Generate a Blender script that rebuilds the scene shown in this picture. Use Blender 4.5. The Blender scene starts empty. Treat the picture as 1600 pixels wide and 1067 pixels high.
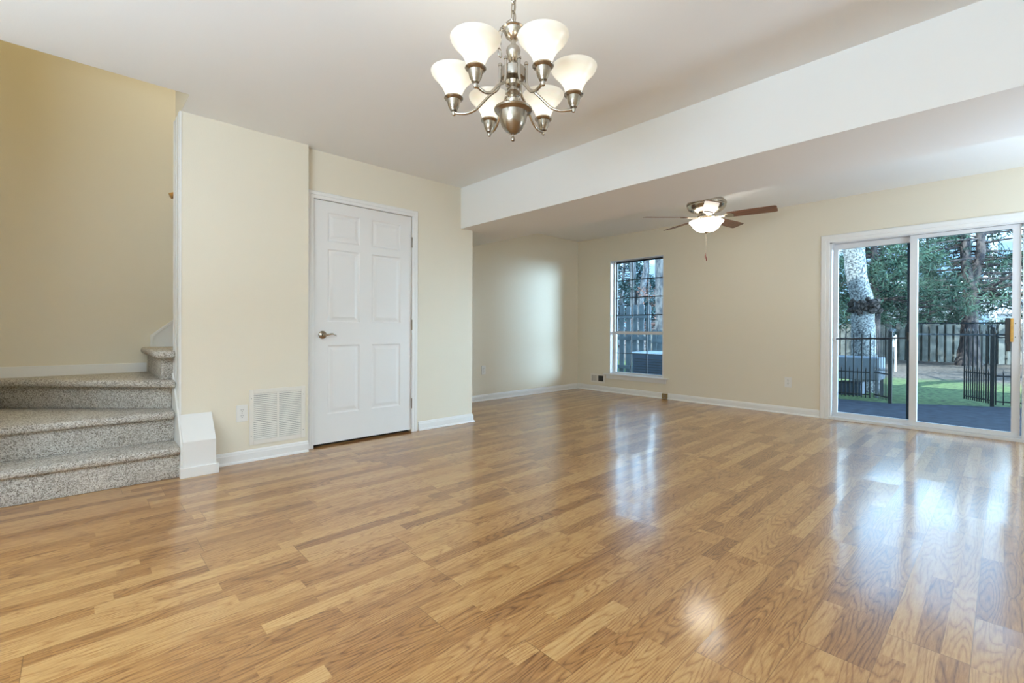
import bpy, bmesh, math, random
import numpy as np
from mathutils import Vector, Matrix, noise

sc = bpy.context.scene
C = sc.collection
PI = math.pi

# ------------------------------------------------------------------ camera
def make_camera():
    a, b, c = math.radians(46.81), math.radians(-.2823), math.radians(.27)
    fw = Vector((-math.sin(a), math.cos(a), 0)); rt = Vector((math.cos(a), math.sin(a), 0)); up = Vector((0, 0, 1))
    F = fw*math.cos(b)+up*math.sin(b); U = up*math.cos(b)-fw*math.sin(b)
    R = rt*math.cos(c)+U*math.sin(c); U = U*math.cos(c)-rt*math.sin(c)
    cd = bpy.data.cameras.new('camera'); cam = bpy.data.objects.new('camera', cd); C.objects.link(cam)
    cd.sensor_width = 36; cd.lens = 724.94/1600*36
    cd.shift_y = -(533.5-517.33)/1600
    cd.clip_start = .05; cd.clip_end = 500
    m = Matrix((R, U, -F)).transposed().to_4x4(); m.translation = Vector((0, 0, .9821))
    cam.matrix_world = m
    sc.camera = cam
make_camera()

# ------------------------------------------------------------------ sky
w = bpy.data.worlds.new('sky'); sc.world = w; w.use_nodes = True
nt = w.node_tree; nt.nodes.clear()
_o = nt.nodes.new('ShaderNodeOutputWorld'); _b = nt.nodes.new('ShaderNodeBackground')
_t = nt.nodes.new('ShaderNodeTexCoord'); _s = nt.nodes.new('ShaderNodeSeparateXYZ'); _r = nt.nodes.new('ShaderNodeValToRGB')
nt.links.new(_t.outputs['Generated'], _s.inputs[0]); nt.links.new(_s.outputs['Z'], _r.inputs[0])
nt.links.new(_r.outputs[0], _b.inputs[0]); nt.links.new(_b.outputs[0], _o.inputs[0])
el = _r.color_ramp.elements
el[0].position = 0.0; el[0].color = (.080, .12, .16, 1)
el[1].position = 1.0; el[1].color = (.035, .07, .14, 1)
e = el.new(.13); e.color = (.095, .145, .20, 1)
e = el.new(.175); e.color = (.74, .90, 1.0, 1)
e = el.new(.26); e.color = (.66, .85, 1.0, 1)
e = el.new(.36); e.color = (.20, .30, .42, 1)
_b.inputs[1].default_value = 9.5
# bright strip of low sky added towards +x to light the recess wall
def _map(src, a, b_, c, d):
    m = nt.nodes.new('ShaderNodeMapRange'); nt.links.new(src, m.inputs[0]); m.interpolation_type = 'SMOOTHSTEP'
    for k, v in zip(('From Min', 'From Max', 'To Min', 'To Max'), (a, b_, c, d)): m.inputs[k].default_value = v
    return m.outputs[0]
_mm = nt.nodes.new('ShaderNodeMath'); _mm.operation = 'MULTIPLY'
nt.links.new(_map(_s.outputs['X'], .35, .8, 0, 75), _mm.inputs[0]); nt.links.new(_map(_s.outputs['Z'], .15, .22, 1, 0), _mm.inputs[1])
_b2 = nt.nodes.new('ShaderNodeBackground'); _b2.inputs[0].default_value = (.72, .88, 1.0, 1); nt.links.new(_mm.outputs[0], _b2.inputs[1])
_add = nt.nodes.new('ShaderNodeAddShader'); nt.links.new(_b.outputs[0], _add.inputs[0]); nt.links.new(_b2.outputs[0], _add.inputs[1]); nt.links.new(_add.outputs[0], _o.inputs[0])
w.cycles.sampling_method = 'AUTOMATIC'

# ------------------------------------------------------------------ sun
sd = bpy.data.lights.new('sun', 'SUN'); sd.energy = 14; sd.angle = math.radians(.6); sd.color = (1, .95, .86)
so = bpy.data.objects.new('sun', sd); C.objects.link(so)
_d = Vector((.32, 1, -1.12)).normalized()
so.rotation_euler = _d.to_track_quat('-Z', 'Y').to_euler(); so.location = (0, 0, 12)

# ------------------------------------------------------------------ back window daylight and added fill lights
def area(name, loc, rot, sx, sy, p, col):
    d = bpy.data.lights.new(name, 'AREA'); d.shape = 'RECTANGLE'; d.size = sx; d.size_y = sy; d.energy = p; d.color = col
    o = bpy.data.objects.new(name, d); C.objects.link(o); o.location = loc; o.rotation_euler = rot
    return o
area('back_window_daylight', (1.2, -3.50, 1.35), (math.radians(90), 0, 0), 1.95, 1.6, 24, (.68, .85, 1.0))
area('ceiling_fill', (-.4, -1.9, 1.1), (PI, 0, 0), 1.8, 1.8, 325, (.59, .79, 1.0))  # added uplight behind the viewer, brightens the near ceiling
area('far_room_fill', (1.2, 4.6, .5), (PI, 0, 0), .8, .8, 76, (.62, .81, 1.0))  # added uplight out of view, lifts the far room's walls and ceiling
area('stair_shaft_fill', (-4.2, 1.3, 5.05), (0, 0, 0), .5, .5, 40, (.95, .92, .66))  # added fill above the stairs, brightens the shaft walls

# ------------------------------------------------------------------ exposure
sc.view_settings.view_transform = 'Standard'; sc.view_settings.look = 'None'
sc.view_settings.exposure = 0; sc.view_settings.gamma = 1; sc.view_settings.use_curve_mapping = False
sc.cycles.max_bounces = 12; sc.cycles.diffuse_bounces = 6; sc.cycles.glossy_bounces = 4
sc.cycles.transmission_bounces = 8; sc.cycles.transparent_max_bounces = 16
sc.cycles.caustics_reflective = False; sc.cycles.caustics_refractive = False
sc.cycles.sample_clamp_indirect = 6
sc.cycles.use_denoising = True

# ------------------------------------------------------------------ materials
def new_mat(name):
    m = bpy.data.materials.new(name); m.use_nodes = True
    n = m.node_tree; p = n.nodes['Principled BSDF']
    return m, n, p
def N(n, t, **kw):
    x = n.nodes.new(t)
    for k, v in kw.items():
        if k.startswith('i_'): x.inputs[k[2:]].default_value = v
        else: setattr(x, k, v)
    return x
def pbr(name, col, rough=.5, metal=0, bump=0, bscale=200, var=0, vscale=3, spec=.5, emit=None, estr=0):
    m, n, p = new_mat(name)
    p.inputs['Base Color'].default_value = (*col, 1); p.inputs['Roughness'].default_value = rough
    p.inputs['Metallic'].default_value = metal; p.inputs['Specular IOR Level'].default_value = spec
    if emit: p.inputs['Emission Color'].default_value = (*emit, 1); p.inputs['Emission Strength'].default_value = estr
    g = N(n, 'ShaderNodeNewGeometry')
    if bump:
        t = N(n, 'ShaderNodeTexNoise'); t.inputs['Scale'].default_value = bscale; t.inputs['Detail'].default_value = 3
        n.links.new(g.outputs['Position'], t.inputs['Vector'])
        b = N(n, 'ShaderNodeBump'); b.inputs['Strength'].default_value = bump; b.inputs['Distance'].default_value = .003
        n.links.new(t.outputs['Fac'], b.inputs['Height']); n.links.new(b.outputs[0], p.inputs['Normal'])
    if var:
        t = N(n, 'ShaderNodeTexNoise'); t.inputs['Scale'].default_value = vscale; t.inputs['Detail'].default_value = 5
        n.links.new(g.outputs['Position'], t.inputs['Vector'])
        r = N(n, 'ShaderNodeValToRGB')
        r.color_ramp.elements[0].position = .3; r.color_ramp.elements[1].position = .7
        r.color_ramp.elements[0].color = (*[c*(1-var) for c in col], 1)
        r.color_ramp.elements[1].color = (*[min(1, c*(1+var)) for c in col], 1)
        n.links.new(t.outputs['Fac'], r.inputs[0]); n.links.new(r.outputs[0], p.inputs['Base Color'])
    return m
M = {}
M['wall'] = pbr('cream_wall_paint', (.78, .715, .585), .6, bump=.12, bscale=160)
M['ceil'] = pbr('white_ceiling_paint', (.84, .84, .83), .75, bump=.1, bscale=120)
M['trim'] = pbr('white_gloss_trim', (.83, .82, .80), .32)
M['door'] = pbr('white_door_paint', (.80, .785, .765), .38, bump=.05, bscale=300)
M['vinyl'] = pbr('white_vinyl', (.74, .74, .75), .4)
M['plastic'] = pbr('white_plastic', (.80, .78, .74), .35)
M['almond'] = pbr('off_white_enamel', (.80, .76, .69), .45)
M['slot'] = pbr('dark_slot', (.03, .03, .028), .6)
M['gap'] = pbr('shadow_gap_brown', (.05, .035, .025), .8)
M['nickel'] = pbr('brushed_nickel', (.50, .45, .38), .24, 1)
M['nickel_dark'] = pbr('aged_nickel', (.36, .31, .25), .26, 1)
M['brass'] = pbr('brass_plate', (.30, .21, .09), .35, .9)
M['black'] = pbr('black_plastic', (.012, .012, .012), .35)
M['black_alu'] = pbr('black_sash_aluminium', (.015, .02, .03), .4)
M['iron'] = pbr('black_painted_iron', (.006, .008, .010), .6, 0)
M['oakpull'] = pbr('golden_oak_handle', (.60, .33, .06), .35, var=.15, vscale=30)
M['rail'] = pbr('stained_handrail', (.42, .20, .05), .35)
M['redwood'] = pbr('red_wood_fob', (.25, .04, .02), .4)
M['siding'] = pbr('house_siding', (.45, .45, .43), .8, var=.05)
M['greyfence'] = pbr('weathered_grey_planks', (.15, .19, .22), .9, spec=.1, bump=.3, bscale=40, var=.25, vscale=6)
M['boardfence'] = pbr('far_weathered_boards', (.13, .135, .125), .9, spec=.1, var=.3, vscale=4)
M['acbody'] = pbr('dark_blue_grey_cabinet', (.035, .055, .09), .6)
M['actop'] = pbr('pale_metal_lid', (.45, .55, .66), .4)
M['box_grey'] = pbr('pale_grey_panel', (.17, .20, .235), .8, spec=.1, var=.1, vscale=5)
M['roof'] = pbr('pale_shingle_roof', (.42, .46, .50), .8, var=.1, vscale=8)
M['white_siding'] = pbr('white_siding', (.50, .51, .52), .7)
M['glassdark'] = pbr('house_window_glass', (.10, .14, .18), .1)
M['screwhead'] = pbr('screw_head', (.45, .42, .38), .4, .6)

def glass_mat():
    m, n, p = new_mat('clear_pane_glass'); n.nodes.remove(p)
    out = n.nodes['Material Output']
    tr = N(n, 'ShaderNodeBsdfTransparent'); tr.inputs[0].default_value = (.80, .90, .96, 1)
    gl = N(n, 'ShaderNodeBsdfGlossy'); gl.inputs['Roughness'].default_value = .01
    fr = N(n, 'ShaderNodeFresnel'); fr.inputs[0].default_value = 1.14
    mx = N(n, 'ShaderNodeMixShader')
    n.links.new(fr.outputs[0], mx.inputs[0]); n.links.new(tr.outputs[0], mx.inputs[1]); n.links.new(gl.outputs[0], mx.inputs[2])
    n.links.new(mx.outputs[0], out.inputs[0])
    return m
M['glass'] = glass_mat()

def opal(name, strength, col=(1, .90, .70), rim=None):
    m, n, p = new_mat(name)
    p.inputs['Base Color'].default_value = (.52, .49, .42, 1); p.inputs['Roughness'].default_value = .3
    p.inputs['Emission Color'].default_value = (*col, 1)
    p.inputs['Emission Strength'].default_value = strength
    if rim:   # bell: glows most where the bulb sits, less towards the lip
        t = N(n, 'ShaderNodeTexCoord'); s = N(n, 'ShaderNodeSeparateXYZ'); r = N(n, 'ShaderNodeMapRange')
        n.links.new(t.outputs['Object'], s.inputs[0]); n.links.new(s.outputs['Z'], r.inputs[0])
        r.inputs['From Min'].default_value = rim[0]; r.inputs['From Max'].default_value = rim[1]
        r.inputs['To Min'].default_value = strength; r.inputs['To Max'].default_value = strength*rim[2]
        r.interpolation_type = 'SMOOTHSTEP'
        n.links.new(r.outputs[0], p.inputs['Emission Strength'])
    return m
M['opal'] = opal('lit_opal_glass', 1.05, (1, .92, .74), (.13, .215, .36))
M['bowl'] = opal('lit_fan_bowl_glass', 13.0, (1, .93, .80))

def math_(n, op, a, b=None, c=None):
    x = N(n, 'ShaderNodeMath', operation=op)
    for i, v in enumerate((a, b, c)):
        if v is None: continue
        if isinstance(v, (int, float)): x.inputs[i].default_value = v
        else: n.links.new(v, x.inputs[i])
    return x.outputs[0]

def floor_mat():
    m, n, p = new_mat('oak_laminate_three_strip')
    L = n.links
    g = N(n, 'ShaderNodeNewGeometry'); s = N(n, 'ShaderNodeSeparateXYZ'); L.new(g.outputs['Position'], s.inputs[0])
    X, Y = s.outputs['X'], s.outputs['Y']
    BW, BL = .1935, 1.21
    xs = math_(n, 'ADD', X, 20*BW+.0655)
    bx = math_(n, 'DIVIDE', xs, BW); bi = math_(n, 'FLOOR', bx); bfr = math_(n, 'FRACT', bx)
    sx = math_(n, 'MULTIPLY', bx, 3); si = math_(n, 'FLOOR', sx); sfr = math_(n, 'FRACT', sx)
    def rnd(*v):
        cb = N(n, 'ShaderNodeCombineXYZ')
        for i, k in enumerate(v):
            if isinstance(k, (int, float)): cb.inputs[i].default_value = k
            else: L.new(k, cb.inputs[i])
        wn = N(n, 'ShaderNodeTexWhiteNoise', noise_dimensions='3D'); L.new(cb.outputs[0], wn.inputs['Vector'])
        return wn
    r1 = rnd(bi, 3.1, 0).outputs['Value']
    by = math_(n, 'ADD', math_(n, 'DIVIDE', math_(n, 'ADD', Y, 30), BL), r1)
    bk = math_(n, 'FLOOR', by); byf = math_(n, 'FRACT', by)
    # strips inside a board: each strip column cut at its own lengths
    r2 = rnd(si, bk, 7.7).outputs['Value']
    sy = math_(n, 'ADD', math_(n, 'MULTIPLY', byf, 1.7), r2); sk = math_(n, 'FLOOR', sy)
    sk2 = math_(n, 'ADD', math_(n, 'MULTIPLY', bk, 7), sk)
    rc = rnd(si, sk2, 1.3)
    tone = rc.outputs['Value']
    sepc = N(n, 'ShaderNodeSeparateColor'); L.new(rc.outputs['Color'], sepc.inputs[0])
    # grain coordinates, shifted per strip
    off = math_(n, 'MULTIPLY', tone, 37)
    gv = N(n, 'ShaderNodeCombineXYZ')
    L.new(math_(n, 'ADD', math_(n, 'MULTIPLY', X, 1), off), gv.inputs[0])
    L.new(math_(n, 'MULTIPLY', Y, .085), gv.inputs[1]); L.new(off, gv.inputs[2])
    n1 = N(n, 'ShaderNodeTexNoise'); n1.inputs['Scale'].default_value = 190; n1.inputs['Detail'].default_value = 6; n1.inputs['Roughness'].default_value = .65
    L.new(gv.outputs[0], n1.inputs['Vector'])
    # cathedral rings: contour lines of a smooth stretched noise
    gv2 = N(n, 'ShaderNodeCombineXYZ')
    L.new(math_(n, 'ADD', math_(n, 'MULTIPLY', X, 1), off), gv2.inputs[0])
    L.new(math_(n, 'MULTIPLY', Y, .12), gv2.inputs[1]); L.new(off, gv2.inputs[2])
    n2 = N(n, 'ShaderNodeTexNoise'); n2.inputs['Scale'].default_value = 9; n2.inputs['Detail'].default_value = 2.6; n2.inputs['Roughness'].default_value = .35
    L.new(gv2.outputs[0], n2.inputs['Vector'])
    ring = math_(n, 'PINGPONG', math_(n, 'MULTIPLY', n2.outputs['Fac'], 52), 1)
    ring = math_(n, 'POWER', ring, 3.0)
    grain = math_(n, 'ADD', math_(n, 'MULTIPLY', n1.outputs['Fac'], .74), math_(n, 'MULTIPLY', ring, .24))
    n3 = N(n, 'ShaderNodeTexNoise'); n3.inputs['Scale'].default_value = 5; n3.inputs['Detail'].default_value = 2
    L.new(gv2.outputs[0], n3.inputs['Vector'])
    grain = math_(n, 'ADD', grain, math_(n, 'MULTIPLY', n3.outputs['Fac'], .22))
    val = math_(n, 'ADD', math_(n, 'MULTIPLY', grain, .95), math_(n, 'MULTIPLY', tone, .34))
    cr = N(n, 'ShaderNodeValToRGB'); L.new(val, cr.inputs[0])
    e = cr.color_ramp.elements
    e[0].position = .20; e[0].color = (.63, .41, .18, 1)
    e[1].position = 1.0; e[1].color = (.17, .065, .017, 1)
    k = e.new(.48); k.color = (.54, .31, .118, 1)
    k = e.new(.72); k.color = (.38, .178, .056, 1)
    # board seams
    ex = math_(n, 'MINIMUM', bfr, math_(n, 'SUBTRACT', 1, bfr)); ex = math_(n, 'LESS_THAN', ex, .006)
    ey = math_(n, 'MINIMUM', byf, math_(n, 'SUBTRACT', 1, byf)); ey = math_(n, 'LESS_THAN', ey, .0011)
    seam = math_(n, 'MAXIMUM', ex, ey)
    mx = N(n, 'ShaderNodeMix', data_type='RGBA'); L.new(math_(n, 'MULTIPLY', seam, .62), mx.inputs['Factor'])
    L.new(cr.outputs[0], mx.inputs['A']); mx.inputs['B'].default_value = (.16, .07, .02, 1)
    L.new(mx.outputs['Result'], p.inputs['Base Color'])
    # every board lies a touch out of level, plus pores
    rb = rnd(bi, bk, 9.9).outputs['Color']
    vs = N(n, 'ShaderNodeVectorMath', operation='SUBTRACT'); L.new(rb, vs.inputs[0]); vs.inputs[1].default_value = (.5, .5, .5)
    vm = N(n, 'ShaderNodeVectorMath', operation='MULTIPLY'); L.new(vs.outputs[0], vm.inputs[0]); vm.inputs[1].default_value = (.026, .026, 0)
    n4 = N(n, 'ShaderNodeTexNoise'); n4.inputs['Scale'].default_value = 1.3; n4.inputs['Detail'].default_value = 1
    L.new(g.outputs['Position'], n4.inputs['Vector'])
    v4 = N(n, 'ShaderNodeVectorMath', operation='SUBTRACT'); L.new(n4.outputs['Color'], v4.inputs[0]); v4.inputs[1].default_value = (.5, .5, .5)
    v5 = N(n, 'ShaderNodeVectorMath', operation='MULTIPLY'); L.new(v4.outputs[0], v5.inputs[0]); v5.inputs[1].default_value = (.02, .02, 0)
    va = N(n, 'ShaderNodeVectorMath', operation='ADD'); L.new(g.outputs['Normal'], va.inputs[0]); L.new(vm.outputs[0], va.inputs[1])
    vb = N(n, 'ShaderNodeVectorMath', operation='ADD'); L.new(va.outputs[0], vb.inputs[0]); L.new(v5.outputs[0], vb.inputs[1])
    vn = N(n, 'ShaderNodeVectorMath', operation='NORMALIZE'); L.new(vb.outputs[0], vn.inputs[0])
    b = N(n, 'ShaderNodeBump'); b.inputs['Strength'].default_value = .06; b.inputs['Distance'].default_value = .001
    L.new(n1.outputs['Fac'], b.inputs['Height']); L.new(vn.outputs[0], b.inputs['Normal'])
    L.new(b.outputs[0], p.inputs['Normal'])
    p.inputs['Roughness'].default_value = .30
    p.inputs['Specular IOR Level'].default_value = .5
    p.inputs['Coat Weight'].default_value = .6; p.inputs['Coat Roughness'].default_value = .13
    L.new(vn.outputs[0], p.inputs['Coat Normal'])
    return m
M['floor'] = floor_mat()

def carpet_mat():
    m, n, p = new_mat('speckled_grey_beige_carpet'); L = n.links
    g = N(n, 'ShaderNodeNewGeometry')
    v = N(n, 'ShaderNodeTexVoronoi'); v.inputs['Scale'].default_value = 190; L.new(g.outputs['Position'], v.inputs['Vector'])
    t = N(n, 'ShaderNodeTexNoise'); t.inputs['Scale'].default_value = 260; t.inputs['Detail'].default_value = 4; L.new(g.outputs['Position'], t.inputs['Vector'])
    t2 = N(n, 'ShaderNodeTexNoise'); t2.inputs['Scale'].default_value = 9; t2.inputs['Detail'].default_value = 3; L.new(g.outputs['Position'], t2.inputs['Vector'])
    sc_ = N(n, 'ShaderNodeSeparateColor'); L.new(v.outputs['Color'], sc_.inputs[0])
    a = math_(n, 'ADD', math_(n, 'MULTIPLY', sc_.outputs[0], .55), math_(n, 'MULTIPLY', t.outputs['Fac'], .5))
    a = math_(n, 'ADD', a, math_(n, 'MULTIPLY', t2.outputs['Fac'], .22))
    cr = N(n, 'ShaderNodeValToRGB'); L.new(a, cr.inputs[0]); e = cr.color_ramp.elements
    e[0].position = .30; e[0].color = (.18, .150, .12, 1); e[1].position = .98; e[1].color = (.76, .72, .66, 1)
    k = e.new(.60); k.color = (.49, .445, .39, 1)
    L.new(cr.outputs[0], p.inputs['Base Color']); p.inputs['Roughness'].default_value = 1; p.inputs['Specular IOR Level'].default_value = .05
    b = N(n, 'ShaderNodeBump'); b.inputs['Strength'].default_value = .8; b.inputs['Distance'].default_value = .006
    L.new(a, b.inputs['Height']); L.new(b.outputs[0], p.inputs['Normal'])
    return m
M['carpet'] = carpet_mat()

def blade_mat():
    m, n, p = new_mat('reddish_walnut_blade'); L = n.links
    t = N(n, 'ShaderNodeTexCoord'); mp = N(n, 'ShaderNodeMapping'); mp.inputs['Scale'].default_value = (3, 60, 60)
    L.new(t.outputs['Object'], mp.inputs[0]); w_ = N(n, 'ShaderNodeTexNoise'); w_.inputs['Scale'].default_value = 1; w_.inputs['Detail'].default_value = 4
    L.new(mp.outputs[0], w_.inputs[0]); cr = N(n, 'ShaderNodeValToRGB'); L.new(w_.outputs['Fac'], cr.inputs[0]); e = cr.color_ramp.elements
    e[0].position = .3; e[0].color = (.10, .034, .014, 1); e[1].position = .7; e[1].color = (.24, .095, .04, 1)
    L.new(cr.outputs[0], p.inputs['Base Color']); p.inputs['Roughness'].default_value = .35
    return m
M['blade'] = blade_mat()

def ground_mat():
    m, n, p = new_mat('lawn_and_needle_litter'); L = n.links
    g = N(n, 'ShaderNodeNewGeometry'); s = N(n, 'ShaderNodeSeparateXYZ'); L.new(g.outputs['Position'], s.inputs[0])
    t = N(n, 'ShaderNodeTexNoise'); t.inputs['Scale'].default_value = .8; t.inputs['Detail'].default_value = 5; L.new(g.outputs['Position'], t.inputs['Vector'])
    t2 = N(n, 'ShaderNodeTexNoise'); t2.inputs['Scale'].default_value = 14; t2.inputs['Detail'].default_value = 6; L.new(g.outputs['Position'], t2.inputs['Vector'])
    y = math_(n, 'ADD', s.outputs['Y'], math_(n, 'MULTIPLY', t.outputs['Fac'], 2.2))
    f = N(n, 'ShaderNodeMapRange'); L.new(y, f.inputs[0]); f.inputs['From Min'].default_value = 14.6; f.inputs['From Max'].default_value = 15.6
    gr = N(n, 'ShaderNodeValToRGB'); L.new(t2.outputs['Fac'], gr.inputs[0]); e = gr.color_ramp.elements
    e[0].position = .3; e[0].color = (.050, .066, .040, 1); e[1].position = .7; e[1].color = (.145, .215, .085, 1)
    br = N(n, 'ShaderNodeValToRGB'); L.new(t2.outputs['Fac'], br.inputs[0]); e = br.color_ramp.elements
    e[0].position = .3; e[0].color = (.045, .04, .036, 1); e[1].position = .7; e[1].color = (.20, .17, .145, 1)
    mx = N(n, 'ShaderNodeMix', data_type='RGBA'); L.new(f.outputs[0], mx.inputs['Factor']); L.new(gr.outputs[0], mx.inputs['A']); L.new(br.outputs[0], mx.inputs['B'])
    L.new(mx.outputs['Result'], p.inputs['Base Color']); p.inputs['Roughness'].default_value = 1; p.inputs['Specular IOR Level'].default_value = .1
    return m
M['ground'] = ground_mat()
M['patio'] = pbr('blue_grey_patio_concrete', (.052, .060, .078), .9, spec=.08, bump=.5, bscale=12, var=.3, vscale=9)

def bark_mat(name, a, b, scale, stretch=(1, 1, .35), bump=.8):
    m, n, p = new_mat(name); L = n.links
    g = N(n, 'ShaderNodeNewGeometry'); mp = N(n, 'ShaderNodeMapping'); mp.inputs['Scale'].default_value = stretch
    L.new(g.outputs['Position'], mp.inputs[0])
    t = N(n, 'ShaderNodeTexNoise'); t.inputs['Scale'].default_value = scale; t.inputs['Detail'].default_value = 6; t.inputs['Roughness'].default_value = .7
    L.new(mp.outputs[0], t.inputs['Vector'])
    cr = N(n, 'ShaderNodeValToRGB'); L.new(t.outputs['Fac'], cr.inputs[0]); e = cr.color_ramp.elements
    e[0].position = .42; e[0].color = (*a, 1); e[1].position = .58; e[1].color = (*b, 1)
    L.new(cr.outputs[0], p.inputs['Base Color']); p.inputs['Roughness'].default_value = .95; p.inputs['Specular IOR Level'].default_value = .1
    bb = N(n, 'ShaderNodeBump'); bb.inputs['Strength'].default_value = bump; bb.inputs['Distance'].default_value = .02
    L.new(t.outputs['Fac'], bb.inputs['Height']); L.new(bb.outputs[0], p.inputs['Normal'])
    return m
M['lichen'] = bark_mat('lichen_speckled_bark', (.06, .065, .075), (.34, .36, .36), 30, (1, 1, 1))
M['burl'] = bark_mat('dark_burl_bark', (.02, .02, .02), (.09, .075, .07), 22, (1, 1, 1))
M['pinebark'] = bark_mat('pine_bark', (.02, .02, .024), (.085, .070, .065), 9)
M['greybark'] = bark_mat('grey_bark', (.05, .06, .075), (.15, .16, .17), 10)

def needle_mat(name, a, b):
    m, n, p = new_mat(name); L = n.links
    g = N(n, 'ShaderNodeNewGeometry')
    t = N(n, 'ShaderNodeTexNoise'); t.inputs['Scale'].default_value = 1.3; t.inputs['Detail'].default_value = 4; L.new(g.outputs['Position'], t.inputs['Vector'])
    cr = N(n, 'ShaderNodeValToRGB'); L.new(t.outputs['Fac'], cr.inputs[0]); e = cr.color_ramp.elements
    e[0].position = .35; e[0].color = (*a, 1); e[1].position = .68; e[1].color = (*b, 1)
    L.new(cr.outputs[0], p.inputs['Base Color']); p.inputs['Roughness'].default_value = .9; p.inputs['Specular IOR Level'].default_value = .05
    return m
M['needles'] = needle_mat('blue_green_needles', (.012, .030, .025), (.070, .115, .080))
M['leaf'] = needle_mat('dark_evergreen_leaves', (.02, .045, .05), (.07, .12, .12))
M['dryleaf'] = needle_mat('dry_russet_leaves', (.10, .07, .07), (.25, .16, .14))

# ------------------------------------------------------------------ builders
def wloc(p):
    v = Vector((0, 0, 0))
    while p: v += p.location; p = p.parent
    return v
def props(o, label=None, cat=None, group=None, kind=None, category=None):
    cat = cat or category
    for k, v in (('label', label), ('category', cat), ('group', group), ('kind', kind)):
        if v: o[k] = v
    return o
def obj(name, bm, mat, parent=None, smooth=False, **pr):
    me = bpy.data.meshes.new(name)
    if isinstance(bm, tuple): me.from_pydata(*bm)
    else:
        bmesh.ops.recalc_face_normals(bm, faces=bm.faces[:]); bm.to_mesh(me); bm.free()
    for q in (mat if isinstance(mat, (list, tuple)) else [mat]): me.materials.append(q)
    if smooth:
        me.polygons.foreach_set('use_smooth', [True]*len(me.polygons))
        me.set_sharp_from_angle(angle=math.radians(38))
    o = bpy.data.objects.new(name, me); C.objects.link(o)
    if parent:
        o.parent = parent; s = wloc(parent)
    else:
        co = np.empty(len(me.vertices)*3); me.vertices.foreach_get('co', co); co = co.reshape(-1, 3)
        lo, hi = co.min(0), co.max(0); s = Vector(((lo[0]+hi[0])/2, (lo[1]+hi[1])/2, lo[2])); o.location = s
    me.transform(Matrix.Translation(-s))
    return props(o, **pr)
def thing(name, loc, label=None, cat=None, group=None, kind=None):
    o = bpy.data.objects.new(name, None); C.objects.link(o); o.location = loc; o.empty_display_size = .1
    return props(o, label, cat, group, kind)
def dup(root, loc, **pr):
    r = root.copy(); C.objects.link(r); r.location = loc
    for ch in root.children:
        c = ch.copy(); C.objects.link(c); c.parent = r
        for g in ch.children:
            d = g.copy(); C.objects.link(d); d.parent = c
    return props(r, **pr)
def B(): return bmesh.new()
def box(bm, x0, x1, y0, y1, z0, z1, bev=0, seg=2):
    r = bmesh.ops.create_cube(bm, size=1)['verts']
    for v in r:
        v.co = Vector(((x0+x1)/2+v.co.x*(x1-x0), (y0+y1)/2+v.co.y*(y1-y0), (z0+z1)/2+v.co.z*(z1-z0)))
    if bev:
        es = list({e for v in r for e in v.link_edges})
        bmesh.ops.bevel(bm, geom=es, offset=bev, segments=seg, affect='EDGES', profile=.5)
    return bm
def prism(bm, pts, fn, bev=0, seg=3):
    """pts 2-D outline; fn(u,v,k) -> 3-D for k=0,1"""
    a = [bm.verts.new(fn(u, v, 0)) for u, v in pts]; b = [bm.verts.new(fn(u, v, 1)) for u, v in pts]
    bm.faces.new(a); bm.faces.new(b[::-1])
    n = len(pts)
    for i in range(n): bm.faces.new((a[i], b[i], b[(i+1) % n], a[(i+1) % n]))
    bmesh.ops.recalc_face_normals(bm, faces=bm.faces[:])
    if bev:
        vs = set(a+b); es = [e for e in bm.edges if e.verts[0] in vs and e.verts[1] in vs]
        bmesh.ops.bevel(bm, geom=es, offset=bev, segments=seg, affect='EDGES', profile=.5)
    return bm
def lathe(bm, prof, c=(0, 0, 0), n=32, axis='z', caps=True):
    rings = []
    for r, z in prof:
        ring = []
        for i in range(n):
            a = 2*PI*i/n; x, y = max(r, 1e-4)*math.cos(a), max(r, 1e-4)*math.sin(a)
            p = (x, y, z) if axis == 'z' else ((z, x, y) if axis == 'x' else (x, z, y))
            ring.append(bm.verts.new((p[0]+c[0], p[1]+c[1], p[2]+c[2])))
        rings.append(ring)
    for a, b in zip(rings, rings[1:]):
        for i in range(n): bm.faces.new((a[i], a[(i+1) % n], b[(i+1) % n], b[i]))
    if caps: bm.faces.new(rings[0][::-1]); bm.faces.new(rings[-1])
    return bm
def tube(bm, pts, rad, n=10, closed=False):
    pts = [Vector(p) for p in pts]; k = len(pts)
    rads = rad if isinstance(rad, (list, tuple)) else [rad]*k
    rings = []; pu = None
    for i, p in enumerate(pts):
        if closed: t = pts[(i+1) % k]-pts[i-1]
        else: t = pts[min(i+1, k-1)]-pts[max(i-1, 0)]
        t.normalize()
        if pu is None:
            pu = t.orthogonal().normalized() if abs(t.z) > .9 or not closed else Vector((0, 0, 1)).cross(t).normalized()
        pu = (pu-t*pu.dot(t)).normalized(); v = t.cross(pu)
        rings.append([bm.verts.new(p+(pu*math.cos(2*PI*j/n)+v*math.sin(2*PI*j/n))*rads[i]) for j in range(n)])
    m = k if closed else k-1
    for i in range(m):
        a, b = rings[i], rings[(i+1) % k]
        for j in range(n): bm.faces.new((a[j], a[(j+1) % n], b[(j+1) % n], b[j]))
    if not closed: bm.faces.new(rings[0][::-1]); bm.faces.new(rings[-1])
    return bm
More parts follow.
